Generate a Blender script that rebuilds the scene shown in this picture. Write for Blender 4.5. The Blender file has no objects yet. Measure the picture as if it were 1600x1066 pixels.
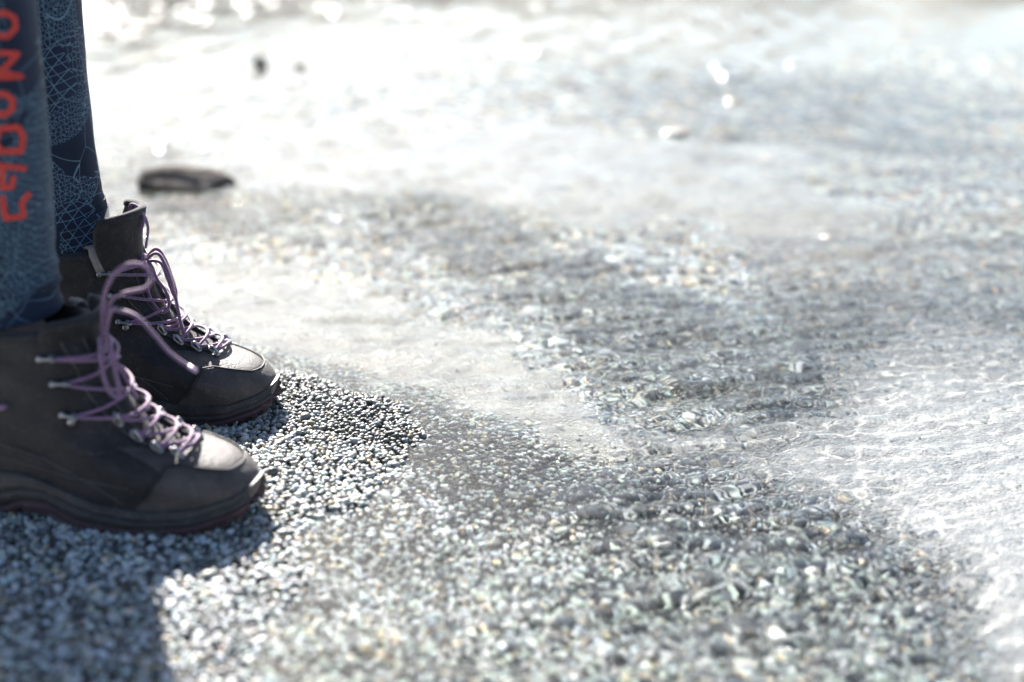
import bpy, bmesh, math, random
import numpy as np
from mathutils import Vector, Matrix

# ------------------------------------------------------------------ camera, sky, sun, exposure
sc = bpy.context.scene
C = sc.collection
R = math.radians
CAM_H, PITCH, FPX = 0.52, R(20.0), 1600 * 50 / 36.0
cam_d = bpy.data.cameras.new('camera')
cam = bpy.data.objects.new('camera', cam_d)
C.objects.link(cam)
cam.location = (0, 0, CAM_H)
cam.rotation_euler = (R(90) - PITCH, 0, 0)
cam_d.lens = 50
cam_d.sensor_width = 36
cam_d.clip_start = 0.05
cam_d.clip_end = 500
cam_d.dof.use_dof = True
cam_d.dof.focus_distance = 1.31
cam_d.dof.aperture_fstop = 2.3
sc.camera = cam

SUN_EL, SUN_AZ = R(36.5), R(-18)          # azimuth from +Y towards +X, where the sun stands
to_sun = Vector((math.sin(SUN_AZ) * math.cos(SUN_EL), math.cos(SUN_AZ) * math.cos(SUN_EL), math.sin(SUN_EL)))
w = bpy.data.worlds.new('World'); sc.world = w
w.use_nodes = True
nt = w.node_tree; nt.nodes.clear()
sky = nt.nodes.new('ShaderNodeTexSky'); sky.sky_type = 'NISHITA'; sky.sun_disc = False
sky.sun_elevation = SUN_EL; sky.sun_rotation = SUN_AZ
sky.air_density = 1.0; sky.dust_density = 1.5; sky.ozone_density = 1.6
bg = nt.nodes.new('ShaderNodeBackground'); bg.inputs['Strength'].default_value = 0.05
wo = nt.nodes.new('ShaderNodeOutputWorld')
nt.links.new(sky.outputs[0], bg.inputs[0]); nt.links.new(bg.outputs[0], wo.inputs[0])
sl = bpy.data.lights.new('sun', 'SUN'); sl.energy = 5.0; sl.angle = R(0.53); sl.color = (1, .95, .885)
sun = bpy.data.objects.new('sun', sl); C.objects.link(sun)
sun.rotation_euler = to_sun.to_track_quat('Z', 'Y').to_euler()
sl.cycles.is_caustics_light = True
sc.view_settings.view_transform = 'Standard'
sc.view_settings.look = 'None'
sc.view_settings.exposure = 1.98
sc.view_settings.gamma = 1
sc.cycles.use_denoising = True
sc.cycles.max_bounces = 10
sc.cycles.transmission_bounces = 8
sc.cycles.transparent_max_bounces = 8
sc.cycles.caustics_reflective = False
sc.cycles.caustics_refractive = True
sc.cycles.sample_clamp_indirect = 0
sc.cycles.sample_clamp_direct = 0

rng = np.random.default_rng(7)
random.seed(7)

# ------------------------------------------------------------------ helpers
def ray(px, py):
    """direction of the photo's pixel, world"""
    v = Vector(((px - 800) / FPX, -(py - 533) / FPX, -1.0))
    return Matrix.Rotation(R(90) - PITCH, 3, 'X') @ v
def on_ground(px, py, z=0.0):
    d = ray(px, py); t = (z - CAM_H) / d.z
    return Vector((d.x * t, d.y * t, z))
def at_depth(px, py, y):
    d = ray(px, py); t = y / d.y
    return Vector((d.x * t, y, CAM_H + d.z * t))
cp, sp_ = math.cos(PITCH), math.sin(PITCH)
def to_px(x, y, z=0.0):
    dep = y * cp + (CAM_H - z) * sp_
    up = y * sp_ + (z - CAM_H) * cp
    return 800 + FPX * x / dep, 533 - FPX * up / dep

def link(name, me, parent=None, mat=None, smooth=True):
    o = bpy.data.objects.new(name, me); C.objects.link(o)
    if parent is not None: o.parent = parent
    if mat is not None: me.materials.append(mat)
    if smooth and hasattr(me, 'polygons'):
        me.polygons.foreach_set('use_smooth', [True] * len(me.polygons))
    return o
def grid_mesh(name, P, closed_u=False):
    """P: (n, m, 3) array -> quad mesh"""
    n, m = P.shape[:2]
    idx = np.arange(n * m).reshape(n, m)
    a = idx[:-1, :]; b = idx[1:, :]
    if closed_u:
        q = np.stack([a, np.roll(a, -1, 1), np.roll(b, -1, 1), b], -1).reshape(-1, 4)
    else:
        q = np.stack([a[:, :-1], a[:, 1:], b[:, 1:], b[:, :-1]], -1).reshape(-1, 4)
    me = bpy.data.meshes.new(name)
    me.vertices.add(n * m); me.vertices.foreach_set('co', P.astype(np.float32).ravel())
    me.loops.add(q.size); me.loops.foreach_set('vertex_index', q.astype(np.int32).ravel())
    me.polygons.add(len(q)); me.polygons.foreach_set('loop_start', np.arange(0, q.size, 4, dtype=np.int32))
    me.update(calc_edges=True)
    return me

class NT:
    def __init__(s, name):
        s.m = bpy.data.materials.new(name); s.m.use_nodes = True
        s.t = s.m.node_tree; s.t.nodes.clear()
        s.out = s.n('ShaderNodeOutputMaterial')
    def n(s, ty, **kw):
        nd = s.t.nodes.new(ty)
        for k, v in kw.items():
            if k.startswith('i_'):
                key = k[2:].replace('_', ' ')
                nd.inputs[int(key) if key.isdigit() else key].default_value = v
            else: setattr(nd, k, v)
        return nd
    def l(s, a, b): s.t.links.new(a, b)
    def ramp(s, fac, stops):
        r = s.n('ShaderNodeValToRGB'); e = r.color_ramp.elements
        while len(e) < len(stops): e.new(0.5)
        for k, (p, c) in enumerate(stops):
            e[k].position = p; e[k].color = (*c, 1) if len(c) == 3 else c
        s.l(fac, r.inputs[0]); return r.outputs[0]
    def noise(s, vec, scale, detail=4, rough=.55):
        t = s.n('ShaderNodeTexNoise'); t.inputs['Scale'].default_value = scale
        t.inputs['Detail'].default_value = detail; t.inputs['Roughness'].default_value = rough
        if vec is not None: s.l(vec, t.inputs['Vector'])
        return t.outputs['Fac']
    def math(s, op, a, b=None, c=None, clamp=False):
        t = s.n('ShaderNodeMath', operation=op); t.use_clamp = clamp
        for k, v in enumerate((a, b, c)):
            if v is None: continue
            if isinstance(v, (int, float)): t.inputs[k].default_value = v
            else: s.l(v, t.inputs[k])
        return t.outputs[0]
    def mix(s, fac, a, b):
        t = s.n('ShaderNodeMix', data_type='RGBA')
        for v, k in ((fac, 0), (a, 6), (b, 7)):
            if isinstance(v, (int, float)): t.inputs[k].default_value = v
            elif isinstance(v, tuple): t.inputs[k].default_value = (*v, 1)
            else: s.l(v, t.inputs[k])
        return t.outputs[2]
    def bump(s, h, dist, strength=1.0, nrm=None):
        b = s.n('ShaderNodeBump'); b.inputs['Distance'].default_value = dist
        b.inputs['Strength'].default_value = strength; s.l(h, b.inputs['Height'])
        if nrm is not None: s.l(nrm, b.inputs['Normal'])
        return b.outputs[0]
    def bsdf(s, col, rough=.6, nrm=None, **kw):
        p = s.n('ShaderNodeBsdfPrincipled')
        if isinstance(col, tuple): p.inputs['Base Color'].default_value = (*col, 1)
        else: s.l(col, p.inputs['Base Color'])
        if isinstance(rough, (int, float)): p.inputs['Roughness'].default_value = rough
        else: s.l(rough, p.inputs['Roughness'])
        if nrm is not None: s.l(nrm, p.inputs['Normal'])
        for k, v in kw.items(): p.inputs[k.replace('_', ' ')].default_value = v
        s.l(p.outputs[0], s.out.inputs[0]); return p

def tag(o, label=None, cat=None, group=None, kind=None):
    for k, v in (('label', label), ('category', cat), ('group', group), ('kind', kind)):
        if v: o[k] = v
    return o

# value noise usable on numpy arrays
_perm = np.random.default_rng(3).random((256, 256))
def vnoise(x, y):
    xi = np.floor(x).astype(int); yi = np.floor(y).astype(int)
    fx = x - xi; fy = y - yi
    fx = fx * fx * (3 - 2 * fx); fy = fy * fy * (3 - 2 * fy)
    g = lambda i, j: _perm[i % 256, j % 256]
    return (g(xi, yi) * (1 - fx) * (1 - fy) + g(xi + 1, yi) * fx * (1 - fy) + g(xi, yi + 1) * (1 - fx) * fy + g(xi + 1, yi + 1) * fx * fy) * 2 - 1
def fbm(x, y, o=4):
    r = 0; a = 1; t = 0
    for k in range(o):
        r = r + a * vnoise(x * 2 ** k + 17.3 * k, y * 2 ** k - 9.1 * k); t += a; a *= .5
    return r / t
def smooth(e0, e1, v):
    t = np.clip((v - e0) / (e1 - e0), 0, 1); return t * t * (3 - 2 * t)

# ------------------------------------------------------------------ the lie of the land
def axis_coords(lo, hi, step, far_lo, far_hi, grow=1.12):
    c = list(np.arange(lo, hi + step / 2, step))
    s = step; v = c[-1]; up = []
    while v < far_hi: s *= grow; v += s; up.append(v)
    s = step; v = c[0]; dn = []
    while v > far_lo: s *= grow; v -= s; dn.append(v)
    return np.array(dn[::-1] + c + up)

SHORE = [(0.2, -.13), (.80, -.155), (.95, -.165), (1.04, -.145), (1.11, -.115), (1.19, -.095), (1.27, -.12), (1.33, -.20), (1.42, -.36), (1.6, -.55), (1.9, -.9), (2.4, -1.6), (3.2, -2.2), (4, -3), (9, -8), (60, -60)]
_sy = np.array([s[0] for s in SHORE]); _sx = np.array([s[1] for s in SHORE])
# soft ellipses, in photo pixels on the ground: (cx, cy, rx, ry, angle deg, amount)
def blob_sum(px, py, blobs):
    r = np.zeros_like(px)
    for cx, cy, rx, ry, an, am in blobs:
        c, s = math.cos(R(an)), math.sin(R(an))
        u = ((px - cx) * c + (py - cy) * s) / rx; v = (-(px - cx) * s + (py - cy) * c) / ry
        r = r + am * np.exp(-(u * u + v * v) ** 1.5)
    return r
SAND_SHEEN = [(470, 470, 270, 75, 12, 1.0), (760, 570, 200, 55, 18, 1.1), (780, 235, 560, 75, 0, 1.0), (1150, 300, 420, 60, 10, .9),  # pale bed sand; some patches paint sky reflection on the water
        (1590, 700, 350, 200, 28, 1.35), (1130, 655, 260, 45, 0, .7), (300, 120, 330, 35, -5, 1.2), (1200, 20, 900, 60, 0, 1.2), (1720, 930, 170, 150, 0, 1.0)]  # the strip before the far bank paints the water's white sheen
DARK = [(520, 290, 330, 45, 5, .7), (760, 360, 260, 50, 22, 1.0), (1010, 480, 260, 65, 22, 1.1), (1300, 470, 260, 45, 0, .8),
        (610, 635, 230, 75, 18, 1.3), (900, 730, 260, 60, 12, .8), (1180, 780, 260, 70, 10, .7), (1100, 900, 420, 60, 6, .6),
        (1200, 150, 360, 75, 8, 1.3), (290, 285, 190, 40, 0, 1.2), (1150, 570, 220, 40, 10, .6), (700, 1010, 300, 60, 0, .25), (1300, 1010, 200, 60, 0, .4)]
WATER_Z = -.005
def fields(x, y):
    """height, sand cover 0..1, dark gravel 0..1, dry 0..1"""
    x = np.asarray(x, float); y = np.asarray(y, float)
    yy = np.maximum(y, .3)
    px, py = to_px(x, yy, 0.0)
    px = px + 75 * fbm(x * 8, y * 8, 4); py = py + 40 * fbm(x * 8 + 40, y * 8 + 11, 4)
    sand = np.clip(blob_sum(px, py, SAND_SHEEN), 0, 1.2) * (y < 7)
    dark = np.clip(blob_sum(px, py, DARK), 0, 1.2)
    shore = np.interp(y, _sy, _sx) + .045 * fbm(x * 13 + 5, y * 13, 4)
    dist = x - shore                                   # > 0 in the water
    dist = np.where(y > 1.1, dist / np.sqrt(1 + (.45 * smooth(1.1, 1.5, y)) ** 2), dist)
    h = WATER_Z + np.where(dist < 0, .006 * (1 - np.exp(dist / .05)) + .01 * np.clip(-dist - .5, 0, 3), -.060 * (1 - np.exp(-dist / .16)) - .03 * smooth(.5, 1.2, dist + .35 * (1.2 - y)) - .006 * np.clip(dist, 0, 1.5))
    h = h + (.0022 + .003 * smooth(.02, .15, dist)) * fbm(x * 7, y * 7, 3) + .0016 * fbm(x * 30, y * 30, 2)
    bank = smooth(-.05, .45, y - 3.5 - 1.15 * (x + 1) + .12 * fbm(x * 3, y * 3, 3)) * (x < 3)   # the far bank, top left
    h = h + .075 * bank
    h = h + .010 * sand * smooth(.1, .25, dist)
    sand = sand * (1 - bank)
    return h, np.clip(sand, 0, 1), dark, smooth(.012, -.012, dist), bank

# ------------------------------------------------------------------ ground sheet
gx = axis_coords(-1.2, 1.5, .006, -60, 60); gy = axis_coords(.45, 2.4, .006, -12, 90)
X, Y = np.meshgrid(gx, gy, indexing='xy')
H, S, D, DRY, BANK = fields(X, Y)
far_fade = smooth(25, 8, np.hypot(X, Y))
H = H * far_fade - .05 * (1 - far_fade)
H = H - .003 * (1 - S)                                  # the sheet lies under the gravel; sand covers it
ripple_sand = np.sin((X * .8 + Y * .6) * 160 + 5 * fbm(X * 9, Y * 9, 2)) * .0006 * S
me = grid_mesh('gravel_bed', np.stack([X, Y, H + ripple_sand], -1))
PALE = np.exp(-(((X - .52) / .34) ** 2 + ((Y - 1.0) / .48) ** 2) ** 1.5)
for nm, arr in (('pale', PALE), ('sand', S), ('dark', D), ('dry', DRY)):
    a = me.attributes.new(nm, 'FLOAT', 'POINT'); a.data.foreach_set('value', arr.astype(np.float32).ravel())
n = NT('gravel_bed')
geo = n.n('ShaderNodeNewGeometry').outputs['Position']
at = lambda nm, t='GEOMETRY': n.n('ShaderNodeAttribute', attribute_name=nm, attribute_type=t)
vor = n.n('ShaderNodeTexVoronoi'); vor.inputs['Scale'].default_value = 260; n.l(geo, vor.inputs['Vector'])
nz = n.noise(geo, 60, 6, .7)
g1 = n.ramp(nz, [(.3, (.09, .092, .088)), (.55, (.19, .188, .175)), (.72, (.32, .31, .285))])
sd = n.ramp(n.noise(geo, 34, 6, .62), [(.25, (.19, .192, .183)), (.45, (.27, .27, .257)), (.62, (.33, .326, .31)), (.8, (.42, .41, .395))])
ctint = n.mix(n.math('MULTIPLY', vor.outputs['Distance'], .25, clamp=True), g1, (.03, .03, .03))
fac = n.math('MULTIPLY', at('sand').outputs['Fac'], n.math('ADD', n.noise(geo, 130, 3), .62), clamp=True)
sd = n.mix(at('pale').outputs['Fac'], sd, n.ramp(n.noise(geo, 20, 5, .6), [(.3, (.53, .535, .515)), (.7, (.70, .70, .68))]))
colr = n.mix(fac, ctint, sd)
hgt = n.math('SUBTRACT', n.math('MULTIPLY', nz, .6), n.math('MULTIPLY', vor.outputs['Distance'], 1.0))
n.bsdf(colr, .75, n.bump(hgt, .0035, .7), Specular_IOR_Level=.3)
bed = link('gravel_bed', me, mat=n.m); tag(bed, kind='structure')

# ------------------------------------------------------------------ water sheet with small ripples
wx = axis_coords(-.35, 1.15, .0035, -60, 60, 1.07); wy = axis_coords(.55, 2.0, .0035, -12, 90, 1.05)
WX, WY = np.meshgrid(wx, wy, indexing='xy')
wr = np.random.default_rng(11)
Z = np.zeros_like(WX)
fx = WX + .015 * fbm(WX * 8, WY * 8, 2); fy = WY + .015 * fbm(WX * 8 + 9, WY * 8 + 3, 2)
for lam, amp, cnt, dirm, spread in ((.17, .0010, 4, 70, .9), (.070, .00044, 8, 60, 1.2), (.034, .00023, 10, 55, 1.4), (.018, .00009, 12, 60, 1.8)):
    for k in range(cnt):
        th = math.radians(dirm) + wr.normal(0, spread); kk = 2 * math.pi / (lam * wr.uniform(.75, 1.3))
        ph = kk * (math.cos(th) * fx + math.sin(th) * fy) + wr.uniform(0, 6.28)
        Z += amp * (np.sin(ph) + .25 * np.sin(2 * ph + .5))
_, _, _, WDRY, _ = fields(WX, WY)
edge = np.clip((WX - np.interp(WY, _sy, _sx)) / .25, .12, 1)       # quieter next to the bank
Z = Z * edge * (1 + .6 * fbm(WX * 4, WY * 4, 2)) * (1 - .62 * smooth(.15, .40, WX + .25 * (1.1 - WY)))
_, WS, _, _, _ = fields(WX, WY)
me = grid_mesh('water', np.stack([WX, WY, WATER_Z + Z], -1))
n = NT('water')
gl = n.n('ShaderNodeBsdfGlass'); gl.inputs['IOR'].default_value = 1.33; gl.inputs['Roughness'].default_value = 0
gl.inputs['Color'].default_value = (.975, .99, .98, 1)
n.l(gl.outputs[0], n.out.inputs[0])
water = link('water', me, mat=n.m); tag(water, kind='structure')
# the deeper water over pale sand is its own sheet, so that the sun's ripple lines are traced there
cut = (WS > .10 + .06 * fbm(WX * 20, WY * 20, 2)) & (WX > .10 + .05 * fbm(WX * 5, WY * 5, 2)) & (WY < 2.0) & ((WY < 1.45) | (WX > .3))
fc = cut[:-1, :-1].ravel()
bm = bmesh.new(); bm.from_mesh(me); bm.faces.ensure_lookup_table()
bmesh.ops.delete(bm, geom=[f for f, k in zip(bm.faces[:], fc) if not k], context='FACES')
me2 = bpy.data.meshes.new('water'); bm.to_mesh(me2); bm.free()
bm = bmesh.new(); bm.from_mesh(me); bm.faces.ensure_lookup_table()
bmesh.ops.delete(bm, geom=[f for f, k in zip(bm.faces[:], fc) if k], context='FACES')
bm.to_mesh(me); bm.free()
me2.materials.clear()
n = NT('deep_water')
gl = n.n('ShaderNodeBsdfGlass'); gl.inputs['IOR'].default_value = 1.33; gl.inputs['Roughness'].default_value = 0
gl.inputs['Color'].default_value = (.975, .99, .98, 1)
tp = n.n('ShaderNodeBsdfTransparent'); mx = n.n('ShaderNodeMixShader'); mx.inputs[0].default_value = .3
n.l(gl.outputs[0], mx.inputs[1]); n.l(tp.outputs[0], mx.inputs[2]); n.l(mx.outputs[0], n.out.inputs[0])
deep = link('water', me2, mat=n.m); tag(deep, kind='structure')
deep.cycles.is_caustics_caster = True
bed.cycles.is_caustics_receiver = True

# ------------------------------------------------------------------ loose gravel: one object, stones set out by geometry nodes
pts = []
def scatter(y0, y1, step, sx0, sx1, keep, more=0):
    ys = np.arange(y0, y1, step)
    for yv in ys:
        hw = (yv * cp + CAM_H * sp_) * .36
        xs = np.arange(-hw * 1.12 - .10 - more, hw * 1.12 + .10 + more * .5, step)
        if more: xs = xs[(np.abs(xs) > hw * 1.12 + .08) | (yv < .68)]
        if keep < 1: xs = xs[rng.random(len(xs)) < keep]
        k = len(xs)
        if k: pts.append(np.stack([xs + rng.uniform(-.6, .6, k) * step, yv + rng.uniform(-.6, .6, k) * step, rng.uniform(sx0, sx1, k) ** 1.0], 1))
scatter(.66, 1.75, .0043, .0016, .0033, 1)
scatter(.66, 1.75, .011, .0024, .0043, .45)
scatter(.66, 1.75, .05, .0045, .0064, .4)
scatter(1.7, 2.7, .0075, .003, .0056, 1)
scatter(1.4, 2.7, .036, .006, .010, .4)
scatter(2.6, 5.6, .016, .006, .012, 1)
scatter(2.6, 5.6, .06, .012, .026, .5)
scatter(.15, 2.6, .0085, .0034, .0062, 1, more=1.0)
xs = rng.uniform(-2.2, .6, 900); ys = rng.uniform(3.3, 6.2, 900)      # cobbles on the far bank
kp = fields(xs, ys)[4] > .25; COB = np.stack([xs[kp], ys[kp], rng.uniform(.010, .034, kp.sum())], 1); pts.append(COB)
# smooth glossy stones added just above the water to make sun glints
GL = [(530, 137, 1.5), (815, 80, 2), (845, 84, 1.5), (790, 84, 1.4), (1128, 108, 1.4), (1145, 122, 1.9), (1158, 120, 1.5), (1150, 160, 1.3), (1055, 210, 1.5), (1062, 206, 1.1), (1237, 105, 1.1), (1582, 100, 1), (320, 235, 1), (250, 225, 1), (222, 170, 1), (290, 165, .9),
      (300, 180, 1), (310, 205, .9), (585, 75, 1), (660, 52, 1), (575, 98, .8), (1412, 60, 1), (1290, 372, .6), (1030, 112, .8), (950, 45, .9), (1170, 55, .9), (845, 12, 1.2), (525, 20, 1), (635, 20, 1.1)]
gl_ = np.array([(*on_ground(a_, b_, WATER_Z)[:2], .0135 * q) for a_, b_, q in GL]); pts.append(gl_); NG = len(gl_)
PT = np.concatenate(pts); del pts
px_, py_, pr = PT[:, 0], PT[:, 1], PT[:, 2]
h, s_, dk, dry, bank = fields(px_, py_)
s_eff = s_ * (1 - bank)
wet = np.zeros(len(PT)); wet[-NG:] = 1
keepm = (rng.random(len(PT)) > smooth(.3, .95, s_eff) * .93) | (wet > 0)
wet = wet[keepm]
PT = PT[keepm]; px_, py_, pr = PT.T; h = h[keepm]; s_ = s_eff[keepm]; dk = dk[keepm]; dry = dry[keepm]; bank = bank[keepm]
N = len(PT)
pz = h + np.minimum(pr, .0045) * rng.uniform(-.15, .6, N) - pr * .9 * s_
pz = np.where(wet > 0, WATER_Z + .0005, pz)
v = rng.random(N)
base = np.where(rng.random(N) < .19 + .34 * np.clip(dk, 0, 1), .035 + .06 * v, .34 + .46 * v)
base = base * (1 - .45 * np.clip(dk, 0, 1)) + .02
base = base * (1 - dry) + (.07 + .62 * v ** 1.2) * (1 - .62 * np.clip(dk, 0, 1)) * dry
base = np.where(bank > .3, np.where(rng.random(N) < .38, .025, .10 + .22 * v), base)
base = base * (1 - .6 * s_) + .6 * s_ * (.30 + .25 * v)
blue = rng.random(N); warm = (rng.random(N) < .10)
tint = np.stack([base * 1.0, base * 1.0, base * (1 + .05 * (blue - .35))], 1)
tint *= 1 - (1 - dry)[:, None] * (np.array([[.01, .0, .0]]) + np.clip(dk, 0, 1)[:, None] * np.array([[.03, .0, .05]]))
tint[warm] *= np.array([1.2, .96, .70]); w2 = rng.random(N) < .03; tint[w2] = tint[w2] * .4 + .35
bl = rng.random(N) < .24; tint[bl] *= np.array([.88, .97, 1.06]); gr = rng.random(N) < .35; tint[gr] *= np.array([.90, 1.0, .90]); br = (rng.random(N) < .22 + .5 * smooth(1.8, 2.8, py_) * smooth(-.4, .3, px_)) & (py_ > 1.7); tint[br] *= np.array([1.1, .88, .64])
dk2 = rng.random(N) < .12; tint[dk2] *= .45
me = bpy.data.meshes.new('gravel'); me.vertices.add(N)
me.vertices.foreach_set('co', np.stack([px_, py_, pz], 1).astype(np.float32).ravel())
def vec_attr(nm, arr):
    a = me.attributes.new(nm, 'FLOAT_VECTOR', 'POINT'); a.data.foreach_set('vector', arr.astype(np.float32).ravel())
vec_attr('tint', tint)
vec_attr('wet', np.stack([wet] * 3, 1))
vec_attr('spin', np.stack([rng.uniform(-.5, .5, N) * (1 - wet) + .1 * wet, rng.uniform(-.5, .5, N) * (1 - wet), rng.uniform(0, 6.283, N) * (1 - wet)], 1))
vec_attr('size', np.stack([pr * rng.uniform(.8, 1.35, N), pr * rng.uniform(.75, 1.1, N), pr * (rng.uniform(.5, .9, N) * (1 - wet) + .35 * wet)], 1))
a = me.attributes.new('pick', 'INT', 'POINT'); a.data.foreach_set('value', rng.integers(0, 10, N).astype(np.int32))
n = NT('gravel_stone')
at = lambda nm, t: n.n('ShaderNodeAttribute', attribute_name=nm, attribute_type=t)
oc = n.n('ShaderNodeTexCoord').outputs['Object']
tn = at('tint', 'INSTANCER').outputs['Color']
sp1 = n.noise(n.n('ShaderNodeNewGeometry').outputs['Position'], 900, 3, .7)
m1 = n.n('ShaderNodeMix', data_type='RGBA', blend_type='MULTIPLY'); m1.inputs[0].default_value = 1
n.l(tn, m1.inputs[6]); n.l(n.ramp(sp1, [(.3, (.6, .6, .6)), (.7, (1.3, 1.3, 1.3))]), m1.inputs[7])
wt = at('wet', 'INSTANCER').outputs['Fac']
rgh = n.math('SUBTRACT', .45, n.math('MULTIPLY', wt, .15))
pb = n.bsdf(m1.outputs[2], rgh, n.bump(sp1, .0006, .5), Specular_IOR_Level=.45)
n.l(wt, pb.inputs['Coat Weight']); pb.inputs['Coat Roughness'].default_value = .2; pb.inputs['Coat IOR'].default_value = 1.7
stone_mat = n.m
ng = bpy.data.node_groups.new('gravel_stones', 'GeometryNodeTree')
ng.interface.new_socket('Geometry', in_out='INPUT', socket_type='NodeSocketGeometry')
ng.interface.new_socket('Geometry', in_out='OUTPUT', socket_type='NodeSocketGeometry')
gi = ng.nodes.new('NodeGroupInput'); go = ng.nodes.new('NodeGroupOutput'); L = ng.links.new
g2i = ng.nodes.new('GeometryNodeGeometryToInstance')
for k in range(10):
    ico = ng.nodes.new('GeometryNodeMeshIcoSphere'); ico.inputs['Radius'].default_value = 1; ico.inputs['Subdivisions'].default_value = 2
    rv = ng.nodes.new('FunctionNodeRandomValue'); rv.data_type = 'FLOAT_VECTOR'
    rv.inputs[0].default_value = (-.27,) * 3; rv.inputs[1].default_value = (.27,) * 3
    rv.inputs['Seed'].default_value = k * 7 + 1
    spn = ng.nodes.new('GeometryNodeSetPosition'); L(ico.outputs[0], spn.inputs[0]); L(rv.outputs[0], spn.inputs['Offset'])
    hull = ng.nodes.new('GeometryNodeConvexHull'); L(spn.outputs[0], hull.inputs[0])
    sub = ng.nodes.new('GeometryNodeSubdivisionSurface'); sub.inputs['Level'].default_value = 1; L(hull.outputs[0], sub.inputs[0])
    ss = ng.nodes.new('GeometryNodeSetShadeSmooth'); L(sub.outputs[0], ss.inputs[0])
    sm = ng.nodes.new('GeometryNodeSetMaterial'); sm.inputs['Material'].default_value = stone_mat; L(ss.outputs[0], sm.inputs[0])
    L(sm.outputs[0], g2i.inputs[0])
def named(nm, ty):
    a = ng.nodes.new('GeometryNodeInputNamedAttribute'); a.data_type = ty; a.inputs[0].default_value = nm; return a.outputs[0]
m2p = ng.nodes.new('GeometryNodeMeshToPoints'); L(gi.outputs[0], m2p.inputs[0])
iop = ng.nodes.new('GeometryNodeInstanceOnPoints'); L(m2p.outputs[0], iop.inputs['Points']); L(g2i.outputs[0], iop.inputs['Instance'])
iop.inputs['Pick Instance'].default_value = True; L(named('pick', 'INT'), iop.inputs['Instance Index'])
e2r = ng.nodes.new('FunctionNodeEulerToRotation'); L(named('spin', 'FLOAT_VECTOR'), e2r.inputs[0]); L(e2r.outputs[0], iop.inputs['Rotation'])
L(named('size', 'FLOAT_VECTOR'), iop.inputs['Scale']); L(iop.outputs[0], go.inputs[0])
gravel = link('gravel', me, mat=stone_mat)
md = gravel.modifiers.new('stones', 'NODES'); md.node_group = ng
tag(gravel, 'loose grey and white gravel covering the stream bank and bed', 'gravel', kind='stuff')
print('stones', N)

# ------------------------------------------------------------------ unseen ridge beyond the stream, added to dim the water's sky reflection
ang = np.linspace(-1.75, 1.75, 260); rows = []
ridge = 8.2 + 2.2 * fbm(ang * 2.3 + 4, ang * 0, 4) + .8 * fbm(ang * 14, ang * 0 + 3, 3)
for d_, k in ((46, -.05), (50, .18), (54, .5), (59, .85), (62, 1.0), (66, .8), (75, -.05)):
    jit = 1 + .04 * fbm(ang * 12 + d_, ang * 0 + d_, 3)
    rows.append(np.stack([np.sin(ang) * d_ * jit, np.cos(ang) * d_ * jit, ridge * k], -1))
n = NT('blocker_hillside'); oc = n.n('ShaderNodeTexCoord').outputs['Object']
n.bsdf(n.ramp(n.noise(oc, .35, 8, .65), [(.35, (.16, .155, .13)), (.6, (.32, .31, .29)), (.7, (.75, .76, .78))]), .9, n.bump(n.noise(oc, .6, 8, .7), .8, .8))
blocker_hills = link('blocker_hills', grid_mesh('blocker_hills', np.array(rows)), mat=n.m); tag(blocker_hills, kind='structure')

# ------------------------------------------------------------------ single stones one can tell apart
def rock(name, px, py, size, seed, mat, label, cat, z=0.0, rz=0):
    g_ = on_ground(px, py); bm = bmesh.new(); bmesh.ops.create_icosphere(bm, subdivisions=5, radius=1)
    r0 = np.random.default_rng(seed); dirs = r0.normal(size=(26, 3)); dirs /= np.linalg.norm(dirs, axis=1, keepdims=True); dd = r0.uniform(.62, .95, 26)
    for v in bm.verts:
        c = np.array(v.co); dts = dirs @ c; k = min([1.0] + [dd[i] / dts[i] for i in range(26) if dts[i] > .2])
        f = 1 + .10 * float(fbm(np.array(c[0] * 2.2 + seed), np.array(c[1] * 2.2 + c[2] * 1.7), 4)) + .03 * float(vnoise(np.array(c[0] * 14), np.array(c[2] * 14 + c[1] * 9)))
        c = c * k * f; v.co = (c[0] * size[0], c[1] * size[1], c[2] * size[2])
    me = bpy.data.meshes.new(name); bm.to_mesh(me); bm.free()
    o = link(name, me, mat=mat); o.location = (g_.x, g_.y, z); o.rotation_euler.z = rz; tag(o, label, cat); return o
n = NT('wet_dark_rock'); oc = n.n('ShaderNodeTexCoord').outputs['Object']
n.bsdf(n.ramp(n.noise(oc, 30, 6, .7), [(.3, (.035, .03, .03)), (.52, (.085, .07, .06)), (.70, (.20, .18, .165))]), .85, n.bump(n.noise(oc, 80, 5, .7), .003, .6), Specular_IOR_Level=.15)
M_rock = n.m
rock('rock', 278, 285, (.088, .050, .030), 5, M_rock, 'large low dark wet rock in the shallows behind the boots', 'rock', z=-.004, rz=.1)
rock('stone', 408, 103, (.020, .016, .017), 8, M_rock, 'small dark stone at the edge of the bright far bank', 'stone', z=.004)
rock('stone', 470, 106, (.014, .012, .012), 9, M_rock, 'smaller dark pebble right of the small dark stone by the far bank', 'stone', z=.002)

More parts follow.
